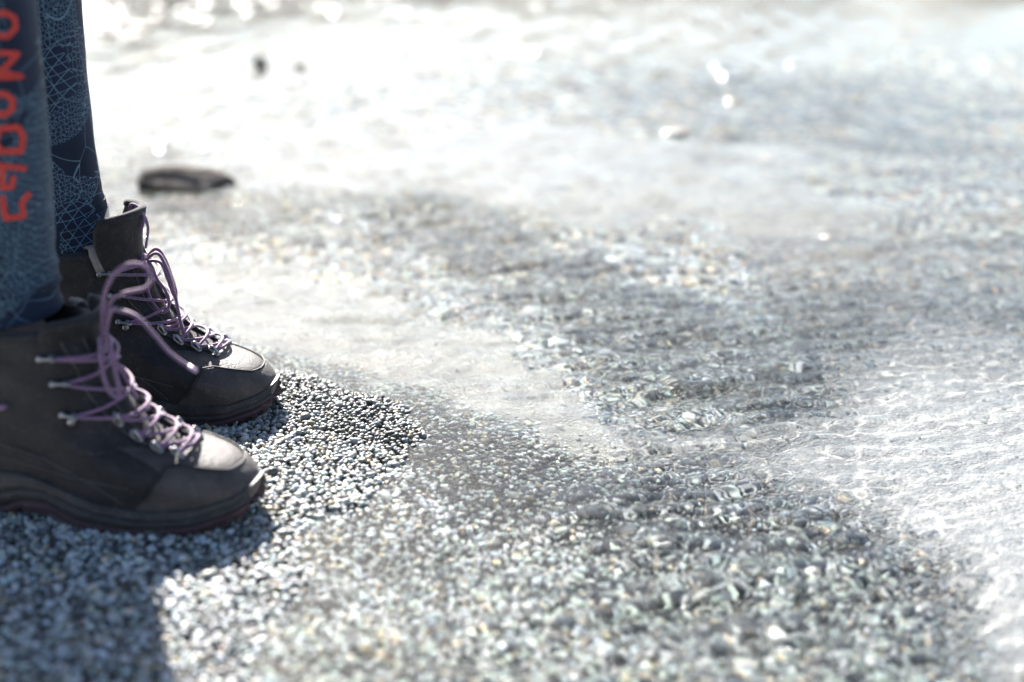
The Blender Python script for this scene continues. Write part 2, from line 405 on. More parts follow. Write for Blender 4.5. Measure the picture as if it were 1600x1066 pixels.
# ------------------------------------------------------------------ the person: body, leggings, jacket, hiking boots
def catmull(P, n=8, closed=False):
    P = [Vector(p) for p in P]; out = []
    m = len(P)
    rngk = range(m if closed else m - 1)
    for i in rngk:
        p0 = P[i - 1] if (i > 0 or closed) else P[0] * 2 - P[1]
        p1 = P[i]; p2 = P[(i + 1) % m]
        p3 = P[(i + 2) % m] if (closed or i + 2 < m) else P[-1] * 2 - P[-2]
        for k in range(n):
            t = k / n
            out.append(.5 * ((2 * p1) + (p2 - p0) * t + (2 * p0 - 5 * p1 + 4 * p2 - p3) * t * t + (3 * p1 - p0 - 3 * p2 + p3) * t ** 3))
    if not closed: out.append(P[-1])
    return out
class MB:
    """collects tubes, boxes and grids, links them as one mesh"""
    def __init__(s): s.v = []; s.f = []
    def add(s, V, F):
        b = len(s.v); s.v.extend([tuple(p) for p in V]); s.f.extend([tuple(b + i for i in f) for f in F]); return s
    def grid(s, P, closed=False):
        n, m = P.shape[:2]; F = []
        for i in range(n - 1):
            for j in range(m if closed else m - 1):
                k = (j + 1) % m
                F.append((i * m + j, i * m + k, (i + 1) * m + k, (i + 1) * m + j))
        return s.add(P.reshape(-1, 3), F)
    def tube(s, pts, r, seg=8, cap=True, closed=False, flat=1.0):
        pts = [Vector(p) for p in pts]; n = len(pts)
        rr = r if hasattr(r, '__len__') else [r] * n
        V = []; up = None
        for i, p in enumerate(pts):
            d = (pts[(i + 1) % n] - pts[i - 1]) if closed else (pts[min(i + 1, n - 1)] - pts[max(i - 1, 0)])
            if d.length < 1e-9: d = Vector((0, 0, 1))
            d.normalize()
            if up is None:
                up = Vector((0, 0, 1)) if abs(d.z) < .9 else Vector((1, 0, 0))
            a = up - d * up.dot(d)
            if a.length < 1e-6: a = d.orthogonal()
            a.normalize(); up = a; b = d.cross(a)
            for k in range(seg):
                th = 2 * math.pi * k / seg
                V.append(p + a * math.cos(th) * rr[i] * flat + b * math.sin(th) * rr[i])
        F = []
        for i in range(n if closed else n - 1):
            j = (i + 1) % n
            for k in range(seg):
                l = (k + 1) % seg
                F.append((i * seg + k, i * seg + l, j * seg + l, j * seg + k))
        if cap and not closed:
            F.append(tuple(range(seg))[::-1]); F.append(tuple((n - 1) * seg + k for k in range(seg)))
        return s.add(V, F)
    def disc(s, c, nrm, r, h, seg=14):
        """a domed rivet head"""
        nrm = Vector(nrm).normalized(); a = nrm.orthogonal().normalized(); b = nrm.cross(a); c = Vector(c); V = []
        for rr_, hh in ((r, -h), (r, h * .35), (r * .8, h * .8), (r * .4, h)):
            for k in range(seg):
                th = 2 * math.pi * k / seg
                V.append(c + nrm * hh + (a * math.cos(th) + b * math.sin(th)) * rr_)
        F = []
        for i in range(3):
            for k in range(seg):
                l = (k + 1) % seg; F.append((i * seg + k, i * seg + l, (i + 1) * seg + l, (i + 1) * seg + k))
        F.append(tuple(3 * seg + k for k in range(seg)))
        return s.add(V, F)
    def box(s, c, ax, ay, az):
        c, ax, ay, az = map(Vector, (c, ax, ay, az)); V = []
        for i in (-1, 1):
            for j in (-1, 1):
                for k in (-1, 1): V.append(c + ax * i + ay * j + az * k)
        return s.add(V, [(0, 1, 3, 2), (4, 6, 7, 5), (0, 4, 5, 1), (2, 3, 7, 6), (0, 2, 6, 4), (1, 5, 7, 3)])
    def build(s, name, mat, parent=None, smooth=True, solid=0, bevel=0, sub=0, off=0):
        me = bpy.data.meshes.new(name); me.from_pydata(s.v, [], s.f); me.update()
        bm = bmesh.new(); bm.from_mesh(me); bmesh.ops.recalc_face_normals(bm, faces=bm.faces); bm.to_mesh(me); bm.free()
        o = link(name, me, parent, mat, smooth)
        if solid:
            m = o.modifiers.new('s', 'SOLIDIFY'); m.thickness = solid; m.offset = off
        if bevel:
            m = o.modifiers.new('b', 'BEVEL'); m.width = bevel; m.segments = 2
        if sub:
            m = o.modifiers.new('u', 'SUBSURF'); m.levels = sub; m.render_levels = sub
        return o

# --- materials
def leather(name, c0, c1, rough=.62, bstr=.5, spec=.6, dust=(.16, .145, .13)):
    n = NT(name); oc = n.n('ShaderNodeTexCoord').outputs['Object']
    a = n.noise(oc, 45, 5, .65); b = n.noise(oc, 1100, 3, .6)
    f = n.math('ADD', n.math('MULTIPLY', a, .75), n.math('MULTIPLY', b, .25))
    col = n.ramp(f, [(.36, c0), (.62, c1)])
    dust_c = dust; dust = n.noise(oc, 160, 5, .8)
    col = n.mix(n.ramp(dust, [(.54, (0, 0, 0)), (.74, (.5, .5, .5))]), col, dust_c)
    p = n.bsdf(col, rough, n.bump(n.math('ADD', n.math('MULTIPLY', b, .5), n.math('MULTIPLY', n.noise(oc, 260, 4, .7), 1.0)), .0010, bstr))
    p.inputs['Sheen Weight'].default_value = .15; p.inputs['Sheen Roughness'].default_value = .4
    p.inputs['Specular IOR Level'].default_value = spec
    return n.m
M_leather = leather('nubuck_leather', (.010, .0085, .0095), (.027, .022, .024), .60, .9, spec=.35, dust=(.10, .088, .088))
M_leather_lit = leather('sunlit_toe_leather', (.025, .0195, .020), (.066, .052, .051), .52, .9, spec=.55, dust=(.16, .145, .13))  # paler than the upper: sunlight on toe and vamp put into the colour
M_lining = leather('dark_lining', (.012, .012, .014), (.028, .026, .03), .9, .3)
M_mid = leather('taupe_midsole_rubber', (.020, .018, .019), (.040, .035, .035), .5, .3, .4)
M_out = leather('plum_outsole_rubber', (.040, .020, .026), (.070, .036, .044), .55, .35, .3)
def lace_mat():
    n = NT('purple_lace'); oc = n.n('ShaderNodeTexCoord').outputs['Object']
    v = n.n('ShaderNodeTexVoronoi'); v.inputs['Scale'].default_value = 1500; n.l(oc, v.inputs['Vector'])
    col = n.ramp(v.outputs['Distance'], [(.15, (.34, .17, .32)), (.7, (.12, .05, .12))])
    p = n.bsdf(col, .7, n.bump(v.outputs['Distance'], .0006, -.8))
    p.inputs['Sheen Weight'].default_value = .6
    return n.m
M_lace = lace_mat()
def metal():
    n = NT('brushed_metal'); p = n.bsdf((.34, .33, .34), .42); p.inputs['Metallic'].default_value = 1; return n.m
M_metal = metal()
def plain(name, c, rough=.6, **kw):
    n = NT(name); oc = n.n('ShaderNodeTexCoord').outputs['Object']
    nz = n.noise(oc, 300, 3); n.bsdf(n.ramp(nz, [(.3, tuple(v * .8 for v in c)), (.7, tuple(min(v * 1.15, 1) for v in c))]), rough, n.bump(nz, .0004, .3), **kw); return n.m
M_yellow = plain('yellow_tag', (.62, .55, .12)); M_badge = plain('grey_sole_insert', (.34, .29, .26)); M_thread = plain('dark_thread', (.02, .018, .018)); M_stitch = plain('dusty_stitching', (.075, .065, .062)); M_edge = plain('cut_leather_edge', (.26, .23, .21)); M_tip = plain('lace_tip', (.55, .38, .5), .3)
M_skin = plain('skin', (.55, .36, .28), .5); M_hair = plain('brown_hair', (.06, .035, .02)); M_jacket = plain('dark_jacket', (.03, .035, .045), .7)
M_print = plain('orange_red_print', (.60, .05, .035), .8)

# --- boot surface in its own axes: x forward from the heel, y to its left, z up
LB = .265
SCL = 1.06
_F = np.array([(.261, .022), (.2645, .032), (.2600, .042), (.249, .0505), (.232, .0565), (.214, .0620), (.197, .0700), (.182, .0810), (.169, .0980), (.160, .117), (.153, .136), (.147, .152)])
_B = np.array([(.005, .028), (.001, .040), (.000, .052), (.001, .063), (.003, .073), (.006, .083), (.009, .093), (.012, .104), (.014, .115), (.0145, .126), (.013, .137), (.010, .148)])
_T = np.arange(len(_F))
def crv(tab, t):
    t = np.clip(t, 0, len(tab) - 1); i = np.minimum(t.astype(int), len(tab) - 2); f = t - i
    g = lambda k: tab[np.clip(k, 0, len(tab) - 1)]
    p0, p1, p2, p3 = g(i - 1), g(i), g(i + 1), g(i + 2); f = f[..., None]
    return .5 * (2 * p1 + (p2 - p0) * f + (2 * p0 - 5 * p1 + 4 * p2 - p3) * f * f + (3 * p1 - p0 - 3 * p2 + p3) * f ** 3)
def boot_surf(t, phi, side):
    """side: +1 when +y is the medial (big toe) side"""
    t = np.asarray(t, float); phi = np.asarray(phi, float); t, phi = np.broadcast_arrays(t, phi)
    Fp = crv(_F, t); Bp = crv(_B, t)
    c = (1 - np.cos(phi)) / 2
    x = Bp[..., 0] + (Fp[..., 0] - Bp[..., 0]) * c
    z = Bp[..., 1] + (Fp[..., 1] - Bp[..., 1]) * c ** 1.15
    q = x / LB
    k = smooth(1.5, 8.5, t)
    Wf = np.interp(q, [0, .15, .3, .45, .6, .72, .85, 1], [.031, .0335, .0335, .0345, .041, .0455, .0445, .040])
    Ws = np.interp(q, [0, .25, .5, .7], [.033, .0385, .036, .030]) + .003 * smooth(9, 11, t)
    W = Wf * (1 - k) + Ws * k
    W = W * (1 - .10 * smooth(0, 2.5, t) * (1 - k) * 0 - .06 * smooth(2, 4, t) * smooth(.6, .8, q))
    nexp = 2.7 - .5 * k
    y = W * np.sign(np.sin(phi)) * (1 - np.abs(2 * c - 1) ** nexp) ** (1 / nexp)
    y = y + side * .007 * smooth(.55, .9, q) * (1 - k) - side * .003 * smooth(.3, .5, q) * smooth(.75, .5, q)
    bulge = .0016 * np.sin(x * 90 + 2 * z * 100) * smooth(.0, .3, np.abs(np.sin(phi))) * smooth(.02, .05, z)
    y = y + np.sign(y) * bulge * .6
    z = z - .010 * smooth(.25, .45, q) * smooth(.75, .5, q) * (1 - smooth(0, 1.2, t)) * -1 * .4
    return np.stack([x, y, z], -1)
def surf_n(t, phi, side):
    e = 1e-3
    a = boot_surf(t, phi + e, side) - boot_surf(t, phi - e, side)
    b = boot_surf(t + e * 10, phi, side) - boot_surf(np.maximum(t - e * 10, 0), phi, side)
    nn = np.cross(a, b); nn = nn / np.maximum(np.linalg.norm(nn, axis=-1, keepdims=True), 1e-12)
    ctr = np.array([.0, 0, 0]); P = boot_surf(t, phi, side)
    core = np.stack([np.clip(P[..., 0], .06, .21), 0 * P[..., 1], np.where(P[..., 0] > .16, .035, np.clip(P[..., 2], .03, .14))], -1)
    sgn = np.sign(((P - core) * nn).sum(-1, keepdims=True)); return nn * sgn
def panel(mb, philo, phihi, nphi, tlo, thi, nt, side, off=.0013):
    """raised leather panel; tlo, thi are functions of phi"""
    ph = np.linspace(philo, phihi, nphi); u = np.linspace(0, 1, nt)
    Tl = np.array([tlo(p) for p in ph]); Th = np.array([thi(p) for p in ph])
    T = Tl[None] + (Th - Tl)[None] * u[:, None]; PH = np.broadcast_to(ph[None], T.shape)
    P = boot_surf(T, PH, side); N_ = surf_n(T, PH, side)
    e = np.minimum(np.minimum(u, 1 - u)[:, None] * nt, 1) * np.minimum(np.minimum(np.arange(nphi), nphi - 1 - np.arange(nphi))[None], 1)
    mb.grid(P + N_ * (off * e - .0008 * (1 - e))[..., None]); return mb
_tt, _pp = np.meshgrid(np.linspace(0, 11, 111), np.linspace(0, 2 * math.pi, 361), indexing='ij')
def find(side, x=None, y=None, z=None, sgn=1, lo=0, hi=11):
    S_ = find.cache[side]; d = np.zeros(_tt.shape)
    if x is not None: d += (S_[..., 0] - x) ** 2
    if y is not None: d += (S_[..., 1] - y) ** 2
    if z is not None: d += (S_[..., 2] - z) ** 2
    d += 1e3 * ((np.sin(_pp) * sgn < -1e-6) if y is None else 0) + 1e3 * ((_tt < lo) | (_tt > hi))
    i = np.unravel_index(np.argmin(d), d.shape); return _tt[i], _pp[i]
find.cache = {s: boot_surf(_tt, _pp, s) for s in (1, -1)}
def on(t, p, side, off=0):
    t = np.array(float(t)); p = np.array(float(p))
    return Vector(boot_surf(t, p, side)) + Vector(surf_n(t, p, side)) * off
PI = math.pi

def sole_outline(n, side, off):
    ph = np.linspace(0, 2 * PI, n, endpoint=False)
    P = boot_surf(np.full(n, .8), ph, side)
    xy = P[:, :2]; d = np.roll(xy, -1, 0) - np.roll(xy, 1, 0)
    nn = np.stack([d[:, 1], -d[:, 0]], 1); nn /= np.linalg.norm(nn, axis=1, keepdims=True)
    s_ = np.sign((nn * (xy - np.array([.13, 0]))).sum(1)); nn *= np.where(np.abs(nn[:, 0]) > .9, s_, 1)[:, None]
    if (nn * (xy - np.array([.13, 0]))).sum() < 0: nn = -nn
    return xy, nn
def z_top(x):
    return np.interp(x / LB, [0, .1, .25, .38, .5, .62, .75, .88, .96, 1.0], [.043, .042, .041, .042, .036, .028, .024, .0255, .031, .037])
def z_bot(x):
    return np.interp(x / LB, [0, .06, .3, .36, .46, .55, .7, .85, .95, 1.0], [.006, .001, .001, .010, .012, .004, 0, .002, .009, .016])

def make_boot(parent, side, loc, yaw, tall=1.0):
    M = Matrix.Translation(loc) @ Matrix.Rotation(yaw, 4, 'Z') @ Matrix.Scale(SCL, 4)
    # shaft and vamp
    nt_, np_ = 90, 160
    T = np.linspace(0, 11, nt_)[:, None] + 0 * np.zeros((1, np_)); PH = np.linspace(0, 2 * PI, np_, endpoint=False)[None] + 0 * T
    P = boot_surf(T, PH, side); N_ = surf_n(T, PH, side)
    tongue = np.exp(-(P[..., 1] / .013) ** 4) * smooth(5.6, 6.4, T) * (P[..., 0] > .12)
    tongue_p = np.cos(P[..., 1] / .013 * 1.3) * tongue
    seam = -.0007 * np.exp(-((P[..., 2] - (.060 + .10 * np.abs(P[..., 0] - .12))) / .0010) ** 2) * (P[..., 0] < .19)
    seam += -.0006 * np.exp(-((P[..., 2] - (.098 - .25 * (P[..., 0] - .02))) / .0010) ** 2) * (P[..., 0] < .10)
    seam += -.0006 * np.exp(-((P[..., 2] - .132) / .0012) ** 2) * (P[..., 0] < .13)
    P = P + N_ * (seam - .003 * tongue + .0025 * tongue_p)[..., None]
    P = P + N_ * (.0005 * np.sin(P[..., 0:1] * 260 + 60 * P[..., 1:2]) * smooth(.11, .17, P[..., 0:1]) * smooth(.20, .165, P[..., 0:1]))
    mb = MB(); mb.grid(P, closed=True)
    boot = mb.build('hiking_boot', M_leather, parent); boot.matrix_world = M
    def sub(mb, name, mat, **kw):
        o = mb.build(name, mat, None, **kw); o.parent = boot; return o
    # collar: padded rim and dark lining
    ring = [Vector(p) for p in boot_surf(np.full(60, 11.), np.linspace(0, 2 * PI, 60, endpoint=False), side)]
    mb = MB(); mb.tube([p + Vector((0, 0, -.001)) - Vector((p.x - .08, p.y, 0)).normalized() * .003 for p in ring], .0052, 10, closed=True)
    sub(mb, 'padded_collar', M_leather)
    mb = MB(); rows = []
    for dz, k in ((0, .88), (-.02, .80), (-.05, .78), (-.085, .8)):
        rows.append([(.08 + (p.x - .08) * k, p.y * k, p.z + dz) for p in ring])
    mb.grid(np.array(rows), closed=True); sub(mb, 'lining', M_lining)
    # tongue standing above the collar
    rows = []
    for z, cx, r, wdeg in ((.075, .125, .030, 45), (.10, .118, .034, 55), (.13, .112, .037, 62), (.150, .1085, .0395, 66), (.163, .107, .043, 68), (.172, .1075, .0450, 68), (.177, .108, .0460, 66), (.179, .108, .0460, 64)):
        a_ = np.linspace(-R(wdeg), R(wdeg), 25)
        rows.append(np.stack([cx + r * np.cos(a_) - .03 * 0, r * .86 * np.sin(a_), z + .004 * np.cos(a_ * 1.3) + 0 * a_], -1))
    for r_ in rows: r_[:, 2] = .13 + (r_[:, 2] - .13) * tall if r_[0, 2] > .13 else r_[:, 2]
    mb = MB(); mb.grid(np.array(rows)); tg = sub(mb, 'tongue', M_leather, solid=.006, sub=1)
    top = [Vector(p) for p in rows[-3]]
    mb = MB(); mb.tube([Vector(p) + Vector((0, 0, .0015)) for p in rows[-1]], .0036, 8); sub(mb, 'tongue_binding', M_lining)
    # pull loop on the tongue
    if tall >= 1:
        mb = MB(); mb.tube(catmull([(.1555, -.006, .168), (.158, -.004, .178), (.153, -.001, .187), (.146, .002, .189), (.143, .004, .182), (.146, .005, .172)], 6), .00132, 8)
        mb.tube(catmull([(.1545, .004, .150), (.1585, .002, .165), (.1595, .0, .172), (.157, -.001, .182)], 6), .0024, 6, flat=.5); sub(mb, 'pull_loop', M_lace)
    # toe cap, a band round the toe whose top edge frames the vamp
    def t_edge(p):
        a = abs(p - PI)
        return float(np.interp(a, [0, .25, .45, .62, .78, .95, 1.12], [2.6, 2.7, 3.1, 3.5, 3.3, 2.1, .15]))
    mb = panel(MB(), PI - 1.12, PI + 1.12, 70, lambda p: 0, t_edge, 26, side, .0016); sub(mb, 'toe_cap', M_leather_lit)
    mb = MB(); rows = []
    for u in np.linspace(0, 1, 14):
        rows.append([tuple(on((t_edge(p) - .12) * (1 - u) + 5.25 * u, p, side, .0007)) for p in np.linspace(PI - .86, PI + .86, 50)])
    mb.grid(np.array(rows)); sub(mb, 'vamp', M_leather_lit)
    for dd in (.0,):
        pts_ = [on(t_edge(p) - .03, p, side, .0016) for p in np.linspace(PI - 1.05, PI + 1.05, 90)]
        mb = MB(); mb.tube(pts_, .0008, 6); pts_ = [on(t_edge(p) + .16, p, side, .0004) for p in np.linspace(PI - .9, PI + .9, 90)]
        for k in range(0, 88, 2): mb.tube(pts_[k:k + 2], .0005, 5)
        sub(mb, 'toe_seam', M_thread)
    # vamp seam centre marks, facings beside the laces, heel counter
    for sg in (1, -1):
        def ph_at(t, yy):
            ph = np.linspace(PI / 2, PI, 200); yv = np.abs(boot_surf(np.full(200, t), ph if sg > 0 else 2 * PI - ph, side)[:, 1])
            xv = boot_surf(np.full(200, t), ph, side)[:, 0]
            ok = np.where(xv > .10)[0]; k = ok[np.argmin(np.abs(yv[ok] - yy))]; return ph[k]
        rows = []
        for t in np.linspace(5.0, 10.9, 40):
            wdt = np.interp(t, [5.0, 6, 8, 9.5, 10.9], [.010, .014, .018, .022, .024])
            p0 = ph_at(t, .0125 if t > 5.4 else .010); a_ = np.linspace(0, 1, 9)
            dphi = wdt / .055
            row = []
            for k_, q in enumerate(a_):
                pp = p0 - dphi * q
                pp = pp if sg > 0 else 2 * PI - pp
                row.append(on(t, pp, side, .0022 if 0 < k_ < 8 else (-.001)))
            rows.append(row)
        mb = MB(); mb.grid(np.array([[tuple(p) for p in r] for r in rows])); sub(mb, 'lace_facing', M_leather)
        mb = MB(); mb.tube([r[1] for r in rows], .0007, 5); mb.tube([r[7] for r in rows], .0006, 5); sub(mb, 'facing_stitching', M_stitch)
        ph = lambda p: p if sg > 0 else 2 * PI - p
        mb = MB()
        for (a0, a1, tA, tB) in ((.15, 2.0, 2.5, 1.6), (.2, 1.5, 5.6, 3.0), (1.5, 1.95, 3.0, .4)):
            mb.tube([on(tA + (tB - tA) * k / 30 + .25 * math.sin(k / 30 * PI), ph(a0 + (a1 - a0) * k / 30), side, .0003) for k in range(31)], .0006, 5)
        sub(mb, 'side_stitching', M_stitch)
    mb = panel(MB(), -1.05, 1.05, 40, lambda p: 0, lambda p: float(np.interp(abs(p), [0, .5, .8, 1.05], [5.2, 4.6, 3, .2])), 16, side, .0014); sub(mb, 'heel_counter', M_leather)
    # pull tab on the collar
    tb, pb = find(side, x=.125, z=.146, sgn=1 if side > 0 else -1)
    for sg in (side,):
        pc = find(side, x=.128, z=.140, sgn=sg)[1]
        rows = []
        for tt_, oo in ((9.9, .0028), (10.5, .0030), (11, .0032)):
            rows.append([tuple(on(tt_, pc + (j - 2) * .055, side, oo)) for j in range(5)])
        last = rows[-1]; ctr = Vector((.08, 0, 0))
        for dz, inn in ((.006, .001), (.0075, .006), (.004, .010)):
            rows.append([(p[0] - (Vector((p[0], p[1], 0)) - ctr).normalized().x * inn, p[1] - (Vector((p[0], p[1], 0)) - ctr).normalized().y * inn, p[2] + dz) for p in last])
        mb = MB(); mb.grid(np.array(rows)); sub(mb, 'collar_tab', M_edge, solid=.0016)
    # midsole and outsole
    n_ = 420; xy, nn = sole_outline(n_, side, 0); zt = z_top(xy[:, 0]); zb = z_bot(xy[:, 0]); zo = zb + .0095 + .003 * smooth(.5, .2, xy[:, 0] / LB)
    toe = smooth(.9, 1.0, xy[:, 0] / LB)
    rows = []
    for u, o in ((0, .0035), (.12, .0050), (.30, .0058), (.40, .0052), (.46, .0034), (.52, .0050), (.70, .0048), (.80, .0034), (.86, .0036), (.95, .0028), (1.0, .0004), (1.04, -.004)):
        wav = .06 * np.sin(xy[:, 0] * 46 + 1.0) * math.sin(PI * min(u, 1))
        rows.append(np.concatenate([xy + nn * (o + .0012 * toe[:, None] * 0), (zo + (zt - zo) * (u + wav))[:, None]], 1))
    mb = MB(); mb.grid(np.array(rows), closed=True); sub(mb, 'midsole', M_mid)
    arc = np.cumsum(np.linalg.norm(np.roll(xy, -1, 0) - xy, axis=1))
    lug = (((arc / .0105) % 1) < .62).astype(float); arch = smooth(.33, .38, xy[:, 0] / LB) * smooth(.55, .5, xy[:, 0] / LB)
    lug = np.maximum(lug, arch)
    rows = []
    for f, o in ((1.03, .002), (1.0, .0042), (.8, .0052), (.55, .0050), (.5, .0046)):
        rows.append(np.concatenate([xy + nn * o, (zb + (zo - zb) * f)[:, None]], 1))
    rows.append(np.concatenate([xy + nn * (.0046 * lug + -.004 * (1 - lug))[:, None], (zb + (zo - zb) * .47)[:, None]], 1))
    rows.append(np.concatenate([xy + nn * (.0036 * lug + -.004 * (1 - lug))[:, None], (zb + (zo - zb) * (.0 + .42 * (1 - lug)))[:, None]], 1))
    rows.append(np.concatenate([xy * .85 + np.array([.13, 0]) * .15, (zb + (zo - zb) * (.0 + .42 * (1 - lug)))[:, None]], 1))
    rows.append(np.concatenate([xy * .2 + np.array([.13, 0]) * .8, (.003 + zb * .5)[:, None]], 1))
    mb = MB(); mb.grid(np.array(rows), closed=True); sub(mb, 'outsole', M_out)
    # metal hooks and rings
    hook_pts = {1: [], -1: []}; hook_tp = {1: [], -1: []}
    for sg in (1, -1):
        for k, (x, z, kind) in enumerate([(.214, None, 'ring'), (.199, None, 'ring'), (.184, None, 'ring'), (.170, None, 'ring'), (.140, .092, 'lock'), (.134, .116, 'hook'), (.128, .136, 'hook')]):
            if z is None: t, p = find(side, x=x, y=sg * (.0185 if x < .21 else .0165), lo=3)
            else: t, p = find(side, x=x, z=z, sgn=sg, lo=5)
            c = on(t, p, side, .0026); nn_ = Vector(surf_n(np.array(float(t)), np.array(float(p)), side))
            fwd = (on(t + .0, p + (.10 if sg > 0 else -.10), side, .0026) - c)
            upv = (on(t + .6, p, side, .0026) - c).normalized()
            mb = MB()
            if kind == 'ring':
                low = c - upv * .004
                mb.disc(low, nn_, .0025, .0010); e = c + upv * .0022
                mb.tube(catmull([low + nn_ * .001, c + nn_ * .003 - upv * .001, e + nn_ * .0042, e + upv * .0015 + nn_ * .0015], 5), .0013, 8)
                side_ax = nn_.cross(upv)
                mb.tube([low + side_ax * .0026 + nn_ * .0006, e + side_ax * .0026 + nn_ * .002, e + upv * .003 + nn_ * .0028, e - side_ax * .0026 + nn_ * .002, low - side_ax * .0026 + nn_ * .0006], .0009, 6)
                tie = e + nn_ * .0030
            else:
                bk = (-fwd).normalized()
                mb.disc(c + bk * .004, nn_, .0026, .0013)
                if kind == 'lock': mb.disc(c + bk * .001 - upv * .0058, nn_, .0030, .0013)
                h0 = c - bk * .004; mb.disc(h0, nn_, .0023, .0014)
                mb.tube(catmull([c + bk * .003 + nn_ * .0008, c + nn_ * .0014, h0 + nn_ * .0022, h0 - bk * .003 + nn_ * .0042, h0 - bk * .001 + nn_ * .0060], 4), .0016, 8)
                tie = h0 + nn_ * .0030
            sub(mb, 'lace_hook', M_metal); hook_pts[sg].append(tie); hook_tp[sg].append((t, p))
    # laces
    A, B = hook_pts[1], hook_pts[-1]
    rg = lambda x_, lift: (lambda tp: on(tp[0], tp[1], side, lift))(find(side, x=x_, y=0, lo=5.2))
    mb = MB()
    TA, TB = hook_tp[1], hook_tp[-1]
    def over(h0, h1, p0, p1, lift, n_=12):
        pts = [on(h0[0] + (h1[0] - h0[0]) * u, h0[1] + (h1[1] - h0[1]) * u, side, .003 + lift * math.sin(PI * u)) for u in np.linspace(0, 1, n_)]
        pts[0] = p0; pts[-1] = p1
        return catmull(pts, 2)
    mb.tube(over(TA[0], TB[0], A[0], B[0], .003), .00132, 8)
    for k in range(6):
        mb.tube(over(TA[k], TB[k + 1], A[k], B[k + 1], .0030), .00132, 8)
        mb.tube(over(TB[k], TA[k + 1], B[k], A[k + 1], .0052), .00132, 8)
    tk = np.interp(.138 if tall >= 1 else .130, _F[5:, 1], np.arange(5, 12)); knot = on(tk, PI, side, .006)
    for H_, Pn in ((TA[6], A[6]), (TB[6], B[6])): mb.tube(over(H_, (tk, PI), Pn, knot, .002), .00132, 8)
    for k in range(3):
        an = k * 2.1
        mb.tube([knot + Vector((.0015 * math.cos(an) * math.cos(q), .0055 * math.cos(q), .0045 * math.sin(q) + .001 * math.sin(an))) for q in np.linspace(0, 2 * PI, 14)], .0019, 8)
    sub(mb, 'lacing', M_lace)
    return boot, M, M @ knot

# --- placing the two boots, legs and the rest of the figure
def toe_loc(px, py, yaw):
    g_ = on_ground(px, py); return Vector((g_.x - LB * math.cos(yaw), g_.y - LB * math.sin(yaw), .0)), g_
YAW_N, YAW_F = R(-13), R(-6)
Z_STAND = -.0060
near_loc = Vector((-.202 - .284 * math.cos(YAW_N), 1.014 - .284 * math.sin(YAW_N), Z_STAND))
far_loc = Vector((-.218 - .284 * math.cos(YAW_F), 1.243 - .284 * math.sin(YAW_F), Z_STAND))
ax_near = near_loc + Matrix.Rotation(YAW_N, 3, 'Z') @ Vector((.072, 0, 0))
ax_far = far_loc + Matrix.Rotation(YAW_F, 3, 'Z') @ Vector((.072, 0, 0))
hip_c = Vector(((ax_near.x + ax_far.x) / 2 - .005, (ax_near.y + ax_far.y) / 2, .84))
def foot(loc, yaw, x, y, z): return loc + Matrix.Rotation(yaw, 3, 'Z') @ Vector((x, y, z))
V_, E_, RR = [], [], []
def vtx(p, r, par=None, r2=None):
    V_.append(tuple(p)); RR.append((r, r2 or r))
    if par is not None: E_.append((par, len(V_) - 1))
    return len(V_) - 1
pel = vtx(hip_c, .115, r2=.13)
for loc, yaw, ax, sg in ((near_loc, YAW_N, ax_near, -1), (far_loc, YAW_F, ax_far, 1)):
    hp = vtx((hip_c.x, hip_c.y + sg * .085, .78), .078, pel)
    kn = vtx((ax.x + .012, ax.y, .44), .046, hp)
    cf = vtx((ax.x - .012, ax.y, .32), .046, kn)
    an = vtx((ax.x, ax.y, .11), .030, cf)
    hl = vtx(foot(loc, yaw, .040, 0, .058), .022, an)
    bl = vtx(foot(loc, yaw, .17, 0, .046), .020, an, .026)
    vtx(foot(loc, yaw, .225, 0, .040), .011, bl, .022)
ws = vtx(hip_c + Vector((0, 0, .22)), .10, pel, .12); ch = vtx(hip_c + Vector((0, 0, .43)), .11, ws, .14)
nk = vtx(hip_c + Vector((.01, 0, .60)), .05, ch); hd = vtx(hip_c + Vector((.03, 0, .72)), .078, nk); vtx(hip_c + Vector((.03, 0, .79)), .07, hd)
vtx(hip_c + Vector((.125, 0, .715)), .013, hd)
for sg in (-1, 1):
    vtx(hip_c + Vector((.02, sg * .082, .715)), .014, hd)
    sh = vtx(hip_c + Vector((0, sg * .155, .50)), .050, ch); el = vtx(hip_c + Vector((-.05, sg * .23, .26)), .036, sh)
    wr_ = vtx(hip_c + Vector((.06, sg * .19, .07)), .024, el); pm = vtx(hip_c + Vector((.10, sg * .165, .01)), .026, wr_, .018)
    for k in range(4):
        f1 = vtx(hip_c + Vector((.13 - .012 * k, sg * (.155 - .004 * k), -.035 - .004 * k)), .009, pm)
        vtx(hip_c + Vector((.135 - .013 * k, sg * (.145 - .004 * k), -.062 - (.0, .006, .004, -.006)[k])), .008, f1)
    th = vtx(hip_c + Vector((.135, sg * .16, -.005)), .010, pm); vtx(hip_c + Vector((.15, sg * .15, -.025)), .009, th)
me = bpy.data.meshes.new('person'); me.from_pydata(V_, E_, [])
person = link('person', me, None, M_skin, False)
md = person.modifiers.new('skin', 'SKIN'); md.use_smooth_shade = True
for k, (a_, b_) in enumerate(RR): me.skin_vertices[0].data[k].radius = (a_, b_)
me.skin_vertices[0].data[0].use_root = True
md = person.modifiers.new('sub', 'SUBSURF'); md.levels = 1; md.render_levels = 1
tag(person, 'person in navy printed leggings and brown hiking boots standing on gravel by the water', 'person')

